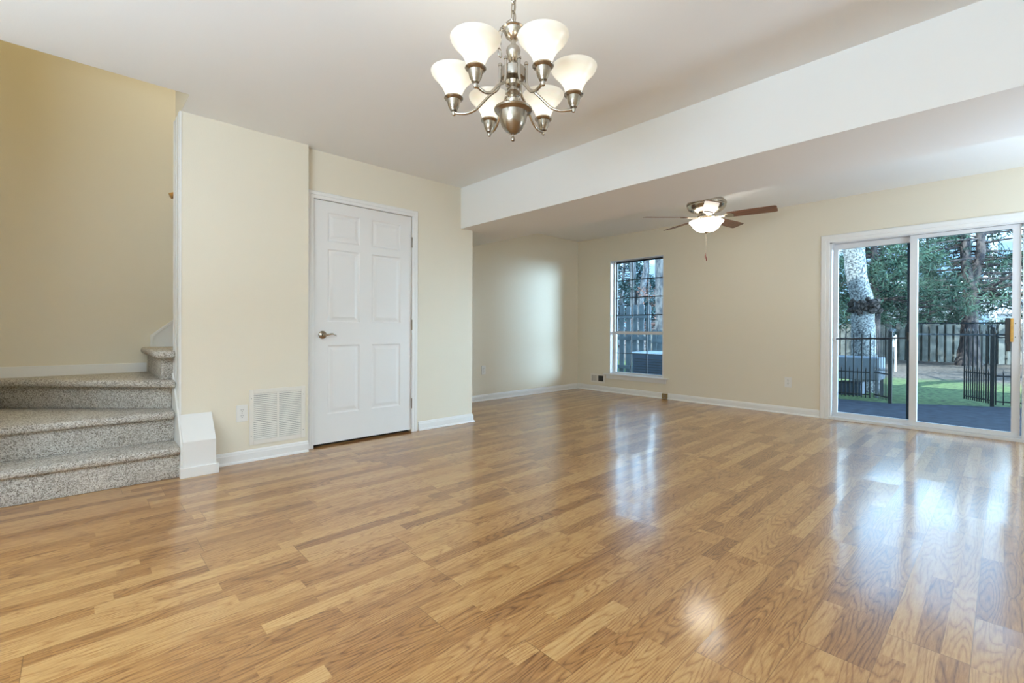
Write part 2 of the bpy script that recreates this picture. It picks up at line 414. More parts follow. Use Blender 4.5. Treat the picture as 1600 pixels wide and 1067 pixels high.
def curve_pts(P, n=8):
    """Catmull-Rom through P"""
    P = [Vector(p) for p in P]; Q = [P[0]*2-P[1]]+P+[P[-1]*2-P[-2]]; out = []
    for i in range(1, len(Q)-2):
        for k in range(n):
            t = k/n; a, b, c, d = Q[i-1], Q[i], Q[i+1], Q[i+2]
            out.append(.5*((2*b)+(c-a)*t+(2*a-5*b+4*c-d)*t*t+(3*b-a-3*c+d)*t**3))
    out.append(P[-1]); return out
def extrude_profile(bm, prof, path):
    """prof [(out,z)]; path [(x,y,nx,ny)] each vertex with outward mitre vector; z absolute"""
    rings = [[bm.verts.new((x+nx*o, y+ny*o, z)) for o, z in prof] for x, y, nx, ny in path]
    k = len(prof)
    for a, b in zip(rings, rings[1:]):
        for j in range(k): bm.faces.new((a[j], a[(j+1) % k], b[(j+1) % k], b[j]))
    bm.faces.new(rings[0]); bm.faces.new(rings[-1][::-1])
    return bm

H = 2.4345; XA = -3.804; XB = -3.869; XC = -4.885; YF = 6.085; YAB = 1.345; YC = 3.054; YB1 = 2.90; YB2 = 3.632; ZB = 2.015
XR = 2.4; YBK = -3.6; ZG = -.13

# ------------------------------------------------------------------ room shell
obj('floor', box(B(), XC, XR, YBK, YF+.10, -.10, 0), M['floor'], kind='structure')
b = B()
box(b, -3.50, XR+.1, YBK-.1, .5145, H, H+.14)
box(b, -4.05, XR+.1, .5145, YB1+.02, H, H+.14)
box(b, XC-.12, XR+.1, YB1+.02, YF+.02, H, H+.14)
obj('ceiling', b, M['ceil'], kind='structure')
b = B(); box(b, XB, XR, YB1, YB2, ZB, H); box(b, XC, XB, YC, YB2, ZB, H)
obj('trim_1', b, M['ceil'], kind='structure', label='white boxed-in beam dropping below the ceiling across the room')
# left walls: chimney-like stub with the grille, the door wall, the recess, the stair walls
b = B(); box(b, -4.05, XA, .5145, YAB, 0, H); obj('wall_left', b, M['wall'], kind='structure')
DY0, DY1, DZ = 1.405, 2.327, 2.043
b = B(); box(b, -4.05, XB, YAB, DY0, 0, H); box(b, -4.05, XB, DY1, YC, 0, H); box(b, -4.05, XB, DY0, DY1, DZ, H)
box(b, -4.07, -4.05, DY0-.02, DY1+.02, 0, H)
obj('wall_door_side', b, M['wall'], kind='structure')
b = B(); box(b, XC, -4.05, YC-.12, YC, 0, H); obj('wall_recess_end', b, M['wall'], kind='structure')
b = B(); box(b, XC-.14, XC, YC-.12, YF+.16, 0, H); obj('wall_recess_side', b, M['wall'], kind='structure')
b = B(); box(b, XC-.14, XC, -.62, YC-.12, 0, 5.1); obj('wall_stair_back', b, M['wall'], kind='structure')
b = B(); box(b, XC, -3.62, -.62, -.48, 0, 5.1); box(b, -3.62, -3.50, YBK, -.48, 0, H); obj('wall_stair_near', b, M['wall'], kind='structure')
b = B(); box(b, -3.50, -3.38, -.62, .62, H+.14, 5.1); box(b, -4.05, -3.50, .5125, .5143, H+.0005, 5.1); box(b, -4.05, -3.50, .5145, .62, H+.141, 5.1)
box(b, -4.05, -3.95, .62, YC, H, 5.1); box(b, XC, -3.95, YC-.12, YC, H, 5.1)
obj('wall_upper_stair', b, M['wall'], kind='structure')
obj('ceiling_upper_stair', box(B(), XC-.14, -3.38, -.62, YC, 5.1, 5.2), M['ceil'], kind='structure')
# far wall with openings
WX0, WX1, WZ0, WZ1 = -4.245, -3.337, .290, 2.047
SX0, SX1, SZ1 = -1.342, .150, 1.950
b = B()
box(b, XC, WX0, YF, YF+.16, 0, H); box(b, WX0, WX1, YF, YF+.16, 0, WZ0); box(b, WX0, WX1, YF, YF+.16, WZ1, H)
box(b, WX1, SX0, YF, YF+.16, 0, H); box(b, SX0, SX1, YF, YF+.16, SZ1, H); box(b, SX1, XR, YF, YF+.16, 0, H)
obj('wall_far', b, M['wall'], kind='structure')
obj('wall_right', box(B(), XR, XR+.12, YBK, YF+.16, 0, H), M['wall'], kind='structure')
b = B(); box(b, -3.5, .15, YBK-.12, YBK, 0, H); box(b, 2.3, XR, YBK-.12, YBK, 0, H); box(b, .15, 2.3, YBK-.12, YBK, 0, .45); box(b, .15, 2.3, YBK-.12, YBK, 2.25, H)
obj('wall_back', b, M['wall'], kind='structure')
w3 = thing('window_3', (1.22, YBK-.06, .45), kind='structure')
b = B(); box(b, .15, 2.3, YBK-.1, YBK-.02, .45, .51); box(b, .15, 2.3, YBK-.1, YBK-.02, 2.19, 2.25)
for x in (.15, 1.19, 2.24): box(b, x, x+.06, YBK-.1, YBK-.02, .51, 2.19)
obj('window_frame', b, M['vinyl'], w3)
obj('pane', box(B(), .21, 2.24, YBK-.065, YBK-.06, .51, 2.19), M['glass'], w3)
# outer shell of the terrace: upper storey and roof, what throws the shade over the patio
b = B()
box(b, -14, 12, YF+.16, YF+.26, 2.62, 6.1); box(b, -14, 12, -4.6, -4.5, -.2, 6.1)
box(b, -14.1, -14, -4.6, YF+.26, -.2, 6.1); box(b, 12, 12.1, -4.6, YF+.26, -.2, 6.1)
box(b, -14, XC-.14, YF+.16, YF+.26, -.2, 2.62); box(b, XR+.12, 12, YF+.16, YF+.26, -.2, 2.62)
box(b, XC-.14, XR+.12, YF+.16, YF+.18, H, 2.62)
obj('wall_outer', b, M['siding'], kind='structure')
obj('trim_2', box(B(), -14.3, 12.3, -4.7, YF+.50, 6.1, 6.25), M['roof'], kind='structure')

# ------------------------------------------------------------------ baseboards
BP = [(0, 0), (.024, 0), (.023, .008), (.018, .014), (.012, .017), (.012, .060), (.0085, .068), (.008, .074), (.004, .082), (0, .085)]
def baseboard(name, path, **k): return obj(name, extrude_profile(B(), BP, path), M['trim'], kind='structure', **k)
baseboard('baseboard_left', [(XA, .693, 1, 0), (XA, YAB, 1, 0)])
baseboard('baseboard_door_side', [(XB, 2.397, 1, 0), (XB, YC, 1, 1), (XC, YC, 0, 1)])
baseboard('baseboard_recess', [(XC, YC+.024, 1, 0), (XC, YF, 1, -1), (-3.345, YF, 0, -1)])
baseboard('baseboard_far', [(-3.258, YF, 0, -1), (SX0-.086, YF, 0, -1)])
baseboard('baseboard_right', [(SX1+.1, YF, 0, -1), (XR, YF, -1, -1), (XR, YBK, -1, 0)])

# ------------------------------------------------------------------ door_1: six-panel closet door
d1 = thing('door_1', (XB, (DY0+DY1)/2, 0), kind='structure', label='white six-panel door with a nickel lever in the left wall')
def panel_door():
    bm = B(); x1 = XB-.004; x0 = x1-.035; y0, y1 = 1.412, 2.321; z0, z1 = .022, 2.037
    ys = [(1.527, 1.806), (1.919, 2.205)]; zs = [(.262, .838), (1.032, 1.640), (1.706, 1.945)]
    yc = sorted({y0, y1, *[v for p in ys for v in p]}); zc = sorted({z0, z1, *[v for p in zs for v in p]})
    for i in range(len(yc)-1):
        for j in range(len(zc)-1):
            a, c, d, e = yc[i], yc[i+1], zc[j], zc[j+1]
            if (a, c) in ys and (d, e) in zs:
                lv = [(0, 0), (.010, -.007), (.022, -.007), (.045, -.001)]
                prev = None
                for ins, dx in lv:
                    r = [bm.verts.new((x1+dx, yy, zz)) for yy, zz in ((a+ins, d+ins), (c-ins, d+ins), (c-ins, e-ins), (a+ins, e-ins))]
                    if prev:
                        for k in range(4): bm.faces.new((prev[k], prev[(k+1) % 4], r[(k+1) % 4], r[k]))
                    prev = r
                bm.faces.new(prev)
            else:
                bm.faces.new([bm.verts.new((x1, yy, zz)) for yy, zz in ((a, d), (c, d), (c, e), (a, e))])
    r1 = [(x1, y0, z0), (x1, y1, z0), (x1, y1, z1), (x1, y0, z1)]; r0 = [(x0, *p[1:]) for p in r1]
    for k in range(4): bm.faces.new([bm.verts.new(p) for p in (r1[k], r0[k], r0[(k+1) % 4], r1[(k+1) % 4])])
    bm.faces.new([bm.verts.new(p) for p in r0])
    bmesh.ops.remove_doubles(bm, verts=bm.verts[:], dist=1e-5)
    return bm
obj('door_leaf', panel_door(), M['door'], d1)
b = B(); box(b, XB-.16, XB-.155, DY0, DY1, 0, DZ); box(b, XB-.155, XB-.001, DY0, 1.4085, 0, DZ); box(b, XB-.155, XB-.042, DY0, DY1, 0, .001)
obj('jamb_gap', b, M['gap'], d1)
def casing(bm, y0, y1, zt, wd, x, th=.016):
    """three-sided door casing on an x-plane, mitred, with a stepped profile"""
    prof = [(0, 0), (0, th*.6), (.008, th*.8), (wd*.45, th*.75), (wd*.5, th), (wd-.006, th), (wd, th*.6), (wd, 0)]
    def ring(y, z, sy, sz): return [bm.verts.new((x+t, y+sy*o, z+sz*o)) for o, t in prof]
    rs = [ring(y0, 0, -1, 0), ring(y0, zt, -1, 1), ring(y1, zt, 1, 1), ring(y1, 0, 1, 0)]
    for a, c in zip(rs, rs[1:]):
        for j in range(len(prof)): bm.faces.new((a[j], a[(j+1) % 8], c[(j+1) % 8], c[j]))
    bm.faces.new(rs[0]); bm.faces.new(rs[-1][::-1]); return bm
obj('casing', casing(B(), 1.4085, 2.3225, 2.040, .060, XB), M['trim'], d1)
def hinge_bm(z):
    bm = B(); tube(bm, [(XB+.006, 2.3225, z-.045), (XB+.006, 2.3225, z+.045)], .0055, 8)
    lathe(bm, [(.001, .05), (.005, .048), (.0062, .045)], (XB+.006, 2.3225, z), 8); lathe(bm, [(.0062, -.045), (.005, -.048), (.001, -.05)], (XB+.006, 2.3225, z), 8)
    box(bm, XB, XB+.003, 2.3225, 2.331, z-.042, z+.042); return bm
for z in (1.797, 1.015, .27): obj('hinge', hinge_bm(z), M['nickel_dark'] if z < 1.9 else M['nickel'], d1, True)
b = B(); lathe(b, [(.001, 0), (.033, 0), (.033, .006), (.028, .012), (.016, .016), (.012, .020), (.011, .044), (.001, .046)], (XB-.004, 1.484, .925), 28, 'x')
hl = obj('handle', b, M['nickel_dark'], d1, True)
hx = XB+.036
b = B(); tube(b, curve_pts([(hx, 1.484, .925), (hx+.004, 1.505, .925), (hx+.004, 1.53, .931), (hx, 1.555, .934), (hx-.006, 1.575, .927), (hx-.010, 1.592, .916)], 6), [.0095]+[.0085]*8+[.0075]*10+[.006]*8+[.0045]*4, 10)
obj('lever', b, M['nickel'], hl, True)
obj('strike', box(B(), XB-.003, XB+.001, 1.4087, 1.4115, .89, .96), M['brass'], d1)

# ------------------------------------------------------------------ return-air grille
gr = thing('return_air_grille', (XA, 1.122, .115), 'large off-white return-air grille with two columns of louvres low on the wall beside the door', 'air vent')
b = B(); gy0, gy1, gz0, gz1 = .924, 1.322, .116, .524
for a in ((gy0, .954, gz0, gz1), (1.291, gy1, gz0, gz1), (.954, 1.291, gz0, .150), (.954, 1.291, .494, gz1), (1.114, 1.129, .150, .494)):
    box(b, XA, XA+.008, *a, .0015, 1)
obj('frame', b, M['almond'], gr)
b = B()
nl = 24
for i in range(nl):
    z = .150+(i+.5)*.344/nl
    for y0, y1 in ((.954, 1.114), (1.129, 1.291)):
        prism(b, [(.0012, z+.0062), (.0072, z-.0035), (.0072, z-.0052), (.0012, z+.0045)], lambda u, v, k: (XA+u, y0 if k == 0 else y1, v))
obj('louvres', b, M['almond'], gr)
obj('backing', box(B(), XA+.0002, XA+.001, .95, 1.295, .146, .498), M['slot'], gr)
for y in (.938, 1.307):
    for z in (.18, .46):
        obj('screw', lathe(B(), [(.001, .0078), (.004, .0078), (.0035, .0094), (.001, .0098)], (XA, y, z), 10, 'x'), M['screwhead'], gr)

# ------------------------------------------------------------------ outlets
def outlet(loc, label, wd=.074, hg=.120):
    t = thing('wall_outlet', loc, label, 'outlet', 'white wall plates')
    x, y, z = loc
    obj('cover_plate', box(B(), x, x+.006, y-wd/2, y+wd/2, z, z+hg, .002, 2), M['plastic'], t)
    for dz in (.039, .081):
        r = obj('receptacle', lathe(B(), [(.001, .0055), (.0165, .0055), (.0165, .0078), (.001, .0078)], (x, y, z+dz), 20, 'x'), M['plastic'], t)
        b = B()
        for dy in (-.006, .006): box(b, x+.0078, x+.0083, y+dy-.0012, y+dy+.0012, z+dz+.001, z+dz+.009)
        box(b, x+.0078, x+.0083, y-.0022, y+.0022, z+dz-.010, z+dz-.005)
        obj('slots', b, M['slot'], r)
    obj('screw', lathe(B(), [(.001, .0058), (.003, .0058), (.0028, .0072), (.001, .0074)], (x, y, z+.06), 8, 'x'), M['screwhead'], t)
    return t
outlet((XA, .878, .298), 'white double outlet touching the left edge of the large air grille')
outlet((XC, 4.052, .358), 'white double outlet low on the recess wall just past the door wall corner')
o3 = outlet((0, 0, 0), 'white double outlet on the far wall left of the sliding door')
o3.location = (-1.746, YF, .311); o3.rotation_euler = (0, 0, -PI/2)
# decora style plate near the recess corner
t = thing('wall_outlet', (XC, 5.674, .295), 'narrow blank-faced cream wall plate low on the recess wall near the far corner', 'wall plate', 'white wall plates')
obj('cover_plate', box(B(), XC, XC+.005, 5.634, 5.714, .295, .412, .002), M['wall'], t)
obj('insert', box(B(), XC+.005, XC+.008, 5.658, 5.690, .320, .387, .001), M['almond'], t)
t = thing('baseboard_outlet', (-3.3015, YF-.012, .012), 'small brass outlet set into the baseboard right of the window', 'outlet')
obj('cover_plate', box(B(), -3.345, -3.258, YF-.020, YF, .008, .076, .002), M['brass'], t)
obj('receptacle', box(B(), -3.322, -3.281, YF-.023, YF-.020, .024, .060, .001), M['nickel'], t)
obj('slots', box(B(), -3.310, -3.306, YF-.0245, YF-.023, .034, .050), M['slot'], t)
obj('slots', box(B(), -3.297, -3.293, YF-.0245, YF-.023, .034, .050), M['slot'], t)
# floor register below the window
t = thing('wall_register', (-4.472, YF, .130), 'small white wall register with one dark open bay left of the window sill', 'air vent')
b = B(); rx0, rx1, rz0, rz1 = -4.605, -4.335, .130, .268
for a in ((rx0, rx0+.024, rz0, rz1), (rx1-.024, rx1, rz0, rz1), (rx0+.024, rx1-.024, rz0, rz0+.024), (rx0+.024, rx1-.024, rz1-.024, rz1), (-4.482, -4.458, rz0+.024, rz1-.024)):
    box(b, a[0], a[1], YF-.008, YF, a[2], a[3], .001, 1)
obj('frame', b, M['almond'], t)
b = B()
for i in range(9): x = rx0+.03+i*.0105; box(b, x, x+.006, YF-.006, YF-.001, rz0+.024, rz1-.024)
obj('louvres', b, M['almond'], t)
obj('backing', box(B(), rx0+.02, rx1-.02, YF-.002, YF-.0002, rz0+.02, rz1-.02), M['slot'], t)

# ------------------------------------------------------------------ window_1
w1 = thing('window_1', ((WX0+WX1)/2, YF, WZ0), kind='structure', label='tall narrow sash window with dark glazing bars')
b = B(); jt = .012
box(b, WX0, WX0+jt, YF-.004, YF+.16, WZ0, WZ1); box(b, WX1-jt, WX1, YF-.004, YF+.16, WZ0, WZ1); box(b, WX0, WX1, YF-.004, YF+.16, WZ1-jt, WZ1); box(b, WX0, WX1, YF+.0, YF+.16, WZ0-.01, WZ0+.002)
# vinyl tracks
box(b, WX0+jt, WX0+.035, YF+.085, YF+.15, WZ0, WZ1-jt); box(b, WX1-.035, WX1-jt, YF+.085, YF+.15, WZ0, WZ1-jt)
obj('window_frame', b, M['vinyl'], w1)
b = B(); box(b, -4.33, -3.255, YF-.045, YF+.0, .272, .292, .004); box(b, WX0+jt, WX1-jt, YF, YF+.09, .272, .294)
obj('sill', b, M['trim'], w1)
b = B(); box(b, -4.30, -3.285, YF-.018, YF, .212, .272, .003); obj('apron', b, M['trim'], w1)
zm = .930; gx0, gx1 = -4.195, -3.385
def sash(name, y, z0, z1, fr, mat, cols, rows, mm, bw=.014):
    bm = B(); x0, x1 = WX0+.035, WX1-.035
    box(bm, x0, gx0, y, y+.03, z0, z1); box(bm, gx1, x1, y, y+.03, z0, z1); box(bm, gx0, gx1, y, y+.03, z0, z0+fr[0]); box(bm, gx0, gx1, y, y+.03, z1-fr[1], z1)
    s = obj(name, bm, mat, w1)
    bm = B(); a, c = z0+fr[0], z1-fr[1]
    for i in range(1, cols): x = gx0+(gx1-gx0)*i/cols; box(bm, x-bw/2, x+bw/2, y+.009, y+.021, a, c)
    for i in range(1, rows): z = a+(c-a)*i/rows; box(bm, gx0, gx1, y+.0085, y+.0215, z-bw/2, z+bw/2)
    obj('glazing_bars', bm, mm, s)
    obj('pane', box(B(), gx0, gx1, y+.013, y+.017, a, c), M['glass'], s)
sash('upper_sash', YF+.118, zm-.02, WZ1-jt, (.02, .022), M['black_alu'], 3, 4, M['black_alu'])
sash('lower_sash', YF+.087, WZ0+.002, zm+.022, (.028, .045), M['vinyl'], 3, 2, M['black_alu'], .012)

# ------------------------------------------------------------------ door_2: sliding patio door
d2 = thing('door_2', ((SX0+SX1)/2, YF, 0), kind='structure', label='white two-panel sliding glass patio door')
b = B(); cw = .085
def casing_y(bm, x0, x1, zt, wd, y, th=.016):
    prof = [(0, 0), (0, th*.6), (.008, th*.75), (wd*.4, th*.7), (wd*.45, th*.95), (wd-.008, th), (wd, th*.6), (wd, 0)]
    def ring(x, z, s, q): return [bm.verts.new((x+s*o, y-t, z+q*o)) for o, t in prof]
    rs = [ring(x0, 0, -1, 0), ring(x0, zt, -1, 1), ring(x1, zt, 1, 1), ring(x1, 0, 1, 0)]
    for a, c in zip(rs, rs[1:]):
        for j in range(8): bm.faces.new((a[j], a[(j+1) % 8], c[(j+1) % 8], c[j]))
    bm.faces.new(rs[0]); bm.faces.new(rs[-1][::-1])
casing_y(b, SX0, SX1, SZ1, cw, YF); obj('casing', b, M['trim'], d2)
b = B()
box(b, SX0, SX0+.018, YF, YF+.16, .03, SZ1); box(b, SX1-.05, SX1, YF, YF+.16, .03, SZ1); box(b, SX0, SX1, YF, YF+.16, SZ1-.010, SZ1)
box(b, SX0, SX1, YF-.012, YF+.16, 0, .030, .002); box(b, SX0, SX1, YF+.078, YF+.084, .03, .045)
obj('door_frame', b, M['vinyl'], d2)
def slide_panel(name, x0, x1, y, st, z0, z1, zr):
    s = thing(name, ((x0+x1)/2, y, z0)); s.parent = d2; s.location = Vector(((x0+x1)/2, y, z0))-d2.location
    bm = B(); box(bm, x0, x0+st[0], y, y+.035, z0, z1); box(bm, x1-st[1], x1, y, y+.035, z0, z1)
    box(bm, x0+st[0], x1-st[1], y, y+.035, z0, z0+zr[0]); box(bm, x0+st[0], x1-st[1], y, y+.035, z1-zr[1], z1)
    obj('panel_frame', bm, M['vinyl'], s)
    obj('pane', box(B(), x0+st[0], x1-st[1], y+.015, y+.021, z0+zr[0], z1-zr[1]), M['glass'], s)
    return s
slide_panel('fixed_panel', SX0+.018, -.612, YF+.092, (.040, .050), .032, SZ1-.012, (.042, .058))
rp = slide_panel('sliding_panel', -.668, .088, YF+.035, (.056, .054), .032, SZ1-.012, (.042, .036))
# handle on the sliding panel
hy = YF+.035
b = B(); box(b, .038, .072, hy-.004, hy, .895, 1.085, .002); obj('latch_plate', b, M['vinyl'], rp)
b = B(); box(b, -.008, .028, hy-.012, hy+.014, .872, 1.100, .004); box(b, .000, .028, hy-.014, hy, .80, .875, .004); obj('handle_back', b, M['black'], rp)
b = B(); box(b, .024, .045, hy-.050, hy-.012, .885, 1.098, .006, 3); obj('handle_grip', b, M['oakpull'], rp)
b = B()
for z in (.93, 1.05): lathe(b, [(.001, 0), (.004, 0), (.0035, .0015), (.001, .0018)], (.056, hy-.0055, z), 8, 'y')
obj('latch_screws', b, M['slot'], rp)
# security bar across the fixed panel
sb = thing('security_bar', (-1.0, YF+.07, .885), 'dark horizontal security bar across the left glass pane of the sliding door', 'security bar')
b = B(); tube(b, [(-1.318, YF+.075, .886), (-.682, YF+.075, .908)], .0085, 10); obj('bar', b, M['black_alu'], sb, True)
obj('bracket', box(B(), -1.324, -1.295, YF+.055, YF+.092, .870, .902, .003), M['vinyl'], sb)
obj('bracket', box(B(), -.690, -.676, YF+.055, YF+.092, .885, .965, .003), M['black'], sb)
# sliding screen outside the right half
scn = thing('screen_door', (-.29, YF+.14, .03), 'thin dark framed sliding screen outside the right glass pane', 'screen door')
b = B(); sy = YF+.137
box(b, -.700, -.676, sy, sy+.016, .035, 1.93); box(b, .062, .088, sy, sy+.016, .035, 1.93); box(b, -.676, .062, sy, sy+.016, 1.912, 1.93); box(b, -.676, .062, sy, sy+.016, .035, .055)
obj('frame', b, M['black_alu'], scn)
obj('crossbar', box(B(), -.676, .062, sy, sy+.014, 1.050, 1.064), M['black_alu'], scn)
obj('crossbar', box(B(), -.676, .062, sy, sy+.014, .940, .956), M['box_grey'], scn)

# ------------------------------------------------------------------ staircase
st = thing('staircase', (-4.2, 0, 0), 'carpeted winder staircase in speckled grey-beige pile rising at the left', 'staircase')
YN = -.478; YE = .512
def step(rp_, z0, z1, nose, back, zt0=None):
    """rp_: riser line points right->left; body closed by back pts; tread slab with rounded nose"""
    bm = B(); prism(bm, rp_+back, lambda u, v, k: (u, v, z0 if k == 0 else z1-.045), .006, 2)
    prism(bm, nose+back, lambda u, v, k: (u, v, z1-.05 if k == 0 else z1), .021, 4)
    return bm
bk = [(XC+.003, YN), (XC+.003, YE-.005)]
obj('step', step([(-3.93, YE-.002), (-3.700, YE-.013), (-3.715, YN)], 0, .203, [(-3.93, YE-.002), (-3.665, YE-.013), (-3.685, YN)], bk), M['carpet'], st, True)
obj('step', step([(-4.05, YE-.002), (-3.925, YE-.02), (-3.945, YN)], .203, .408, [(-4.05, YE-.002), (-3.875, YE-.02), (-3.905, YN)], bk), M['carpet'], st, True)
obj('step', step([(-4.08, YE-.003), (-4.03, .487), (-4.878, -.44)], .408, .615, [(-4.06, YE-.001), (-3.90, YE-.012), (-3.93, .455), (-4.850, -.478), (XC+.003, YN)], [(XC+.003, YE-.005)]), M['carpet'], st, True)
obj('step', step([(-4.055, .70), (-4.055, .525), (-4.02, .430), (XC+.003, .430)], .615, .818, [(-4.055, .70), (-4.052, .507), (-3.925, .507), (-3.960, .405), (-4.00, .382), (XC+.003, .385)], [(XC+.003, .70)]), M['carpet'], st, True)
for i in range(5, 12):
    y = .69+.26*(i-5); z = .818+.203*(i-5)
    if y+.26 > YC-.2: break
    obj('step', step([(-4.06, y+.30), (-4.06, y), (XC+.003, y)], z, z+.203, [(-4.06, y+.30), (-4.06, y-.03), (XC+.003, y-.03)], [(XC+.003, y+.30)]), M['carpet'], st, True)
# skirting on the stair back wall
b = B()
prism(b, [(YN+.003, .612), (.425, .612), (.425, .688), (YN+.003, .694)], lambda u, v, k: (XC+(.012 if k else .0), u, v), .003, 2)
obj('skirting', b, M['trim'], st)
b = B()
prism(b, [(.452, .815), (.452, .900), (.455, .915), (.640, 1.072), (2.2, 2.430), (2.2, 1.6), (.69, .815)], lambda u, v, k: (XC+(.012 if k else .0), u, v), .003, 2)
prism(b, [(.448, .815), (.448, .916), (.640, 1.080), (2.2, 2.438), (2.2, 2.415), (.640, 1.055), (.466, .905), (.466, .815)], lambda u, v, k: (XC+(.020 if k else .012), u, v), .002, 2)
obj('stringer', b, M['trim'], st)
# plinth at the foot of the stub wall
b = B()
prism(b, [(XA-.10, 0), (-3.655, 0), (-3.655, .232), (-3.800, .392), (XA-.10, .392)], lambda u, v, k: (u, .503 if k == 0 else .690, v), .002, 1)
obj('plinth', b, M['trim'], st)
b = B()
prism(b, [(XA, .4885), (-3.640, .4885), (-3.640, .7045), (XA, .7045)], lambda u, v, k: (u, v, .066*k), .003, 2)
obj('plinth_base', b, M['trim'], st)
# white end casing of the stub wall and the slanting skirt
b = B()
box(b, -4.048, XA+.004, .503, .5145, .395, H-.002)
for x in (-4.03, -3.93, -3.83): box(b, x-.008, x+.008, .499, .503, .40, H-.002, .002)
obj('end_casing', b, M['trim'], st)
b = B(); prism(b, [(-3.655, .20), (-3.80, .41), (-4.04, .66), (-4.04, 0), (-3.665, 0)], lambda u, v, k: (u, .492 if k == 0 else .503, v), .002, 1)
obj('skirt_board', b, M['trim'], st)
# handrail end on the hidden side of the stub wall
b = B(); tube(b, curve_pts([(-4.115, .49, 1.925), (-4.115, .52, 1.94), (-4.10, .60, 1.99), (-4.10, 1.2, 2.46)], 6), .021, 10)
obj('handrail', b, M['rail'], st, True)

# ------------------------------------------------------------------ chandelier
CX, CY = -1.354, 1.271
ch = thing('chandelier', (CX, CY, H), 'brushed nickel six-light chandelier with lit white bell shades hanging from a chain', 'chandelier')
obj('canopy', lathe(B(), [(.001, H), (.065, H), (.065, H-.006), (.045, H-.020), (.015, H-.030), (.008, H-.042), (.001, H-.044)][::-1], (CX, CY, 0), 28), M['nickel'], ch, True)
def link_bm(c, ax, lh=.030, lw=.0125, wr=.0028, d=Vector((0, 0, 1))):
    pts = []; s = d.orthogonal().normalized() if ax is None else Vector(ax)
    for i in range(18):
        a = 2*PI*i/18
        q = math.sin(a); pts.append(Vector(c)+s*lw*.85*math.cos(a)+d*(lh*.55*q+(lh*.42 if q > 0 else -lh*.42)*abs(q)**.3))
    return tube(B(), pts, wr, 6, True)
def merge(dst, src):
    me = bpy.data.meshes.new('t'); src.to_mesh(me); src.free(); dst.from_mesh(me); bpy.data.meshes.remove(me)
b = B(); z = H-.06; k = 0
while z > 2.225:
    merge(b, link_bm((CX, CY, z), (1, 0, 0) if k % 2 else (0, 1, 0), .024)); z -= .037; k += 1
for j, (dx, dz, ax, d) in enumerate([(-.016, 2.205, 1, (-.8, 0, -.6)), (-.040, 2.185, 0, (-.7, 0, -.7)), (-.054, 2.155, 1, (-.25, 0, -1)), (-.056, 2.118, 0, (0, 0, -1)), (-.054, 2.083, 1, (.1, 0, -1))]):
    dv = Vector(d).normalized(); s = Vector((0, 1, 0)) if ax else dv.cross(Vector((0, 1, 0))).normalized()
    merge(b, link_bm((CX+dx*.684, CY+dx*.729, dz), s, .019, .0105, .0022, Vector((dv.x*.684, dv.x*.729, dv.z))))
obj('chain', b, M['nickel'], ch, True)
obj('cord', tube(B(), [(CX+.003, CY, H-.03), (CX+.004, CY+.003, 2.3), (CX, CY, 2.19)], .0022, 6), M['nickel_dark'], ch, True)
prof = [(.001, 1.730), (.007, 1.733), (.0085, 1.740), (.006, 1.747), (.0035, 1.750), (.0035, 1.757), (.012, 1.760), (.030, 1.772), (.044, 1.790), (.053, 1.812), (.0565, 1.834), (.057, 1.842), (.060, 1.845), (.074, 1.851), (.0765, 1.856), (.074, 1.860), (.058, 1.862), (.022, 1.866)]
obj('urn', lathe(B(), prof, (CX, CY, 0), 40), M['nickel_dark'], ch, True)
prof = [(.020, 1.865), (.030, 1.878), (.033, 1.893), (.022, 1.905), (.020, 1.910), (.030, 1.918), (.026, 1.926), (.014, 1.932), (.014, 1.945), (.030, 1.952), (.034, 1.965), (.020, 1.975), (.046, 1.980), (.048, 1.990), (.048, 2.018), (.040, 2.026), (.022, 2.030), (.014, 2.036), (.012, 2.044), (.018, 2.050), (.028, 2.082), (.029, 2.092), (.024, 2.104), (.012, 2.110), (.010, 2.130), (.016, 2.134), (.030, 2.145), (.038, 2.162), (.040, 2.172), (.046, 2.176), (.043, 2.181), (.030, 2.190), (.010, 2.196), (.005, 2.200), (.001, 2.201)]
obj('column', lathe(B(), prof, (CX, CY, 0), 36), M['nickel'], ch, True)
view_yaw = math.radians(46.81)
arm_prof = [(.052, 2.035), (.052, 2.000), (.053, 1.965), (.064, 1.938), (.090, 1.920), (.118, 1.893), (.150, 1.862), (.185, 1.848), (.218, 1.848), (.238, 1.852)]
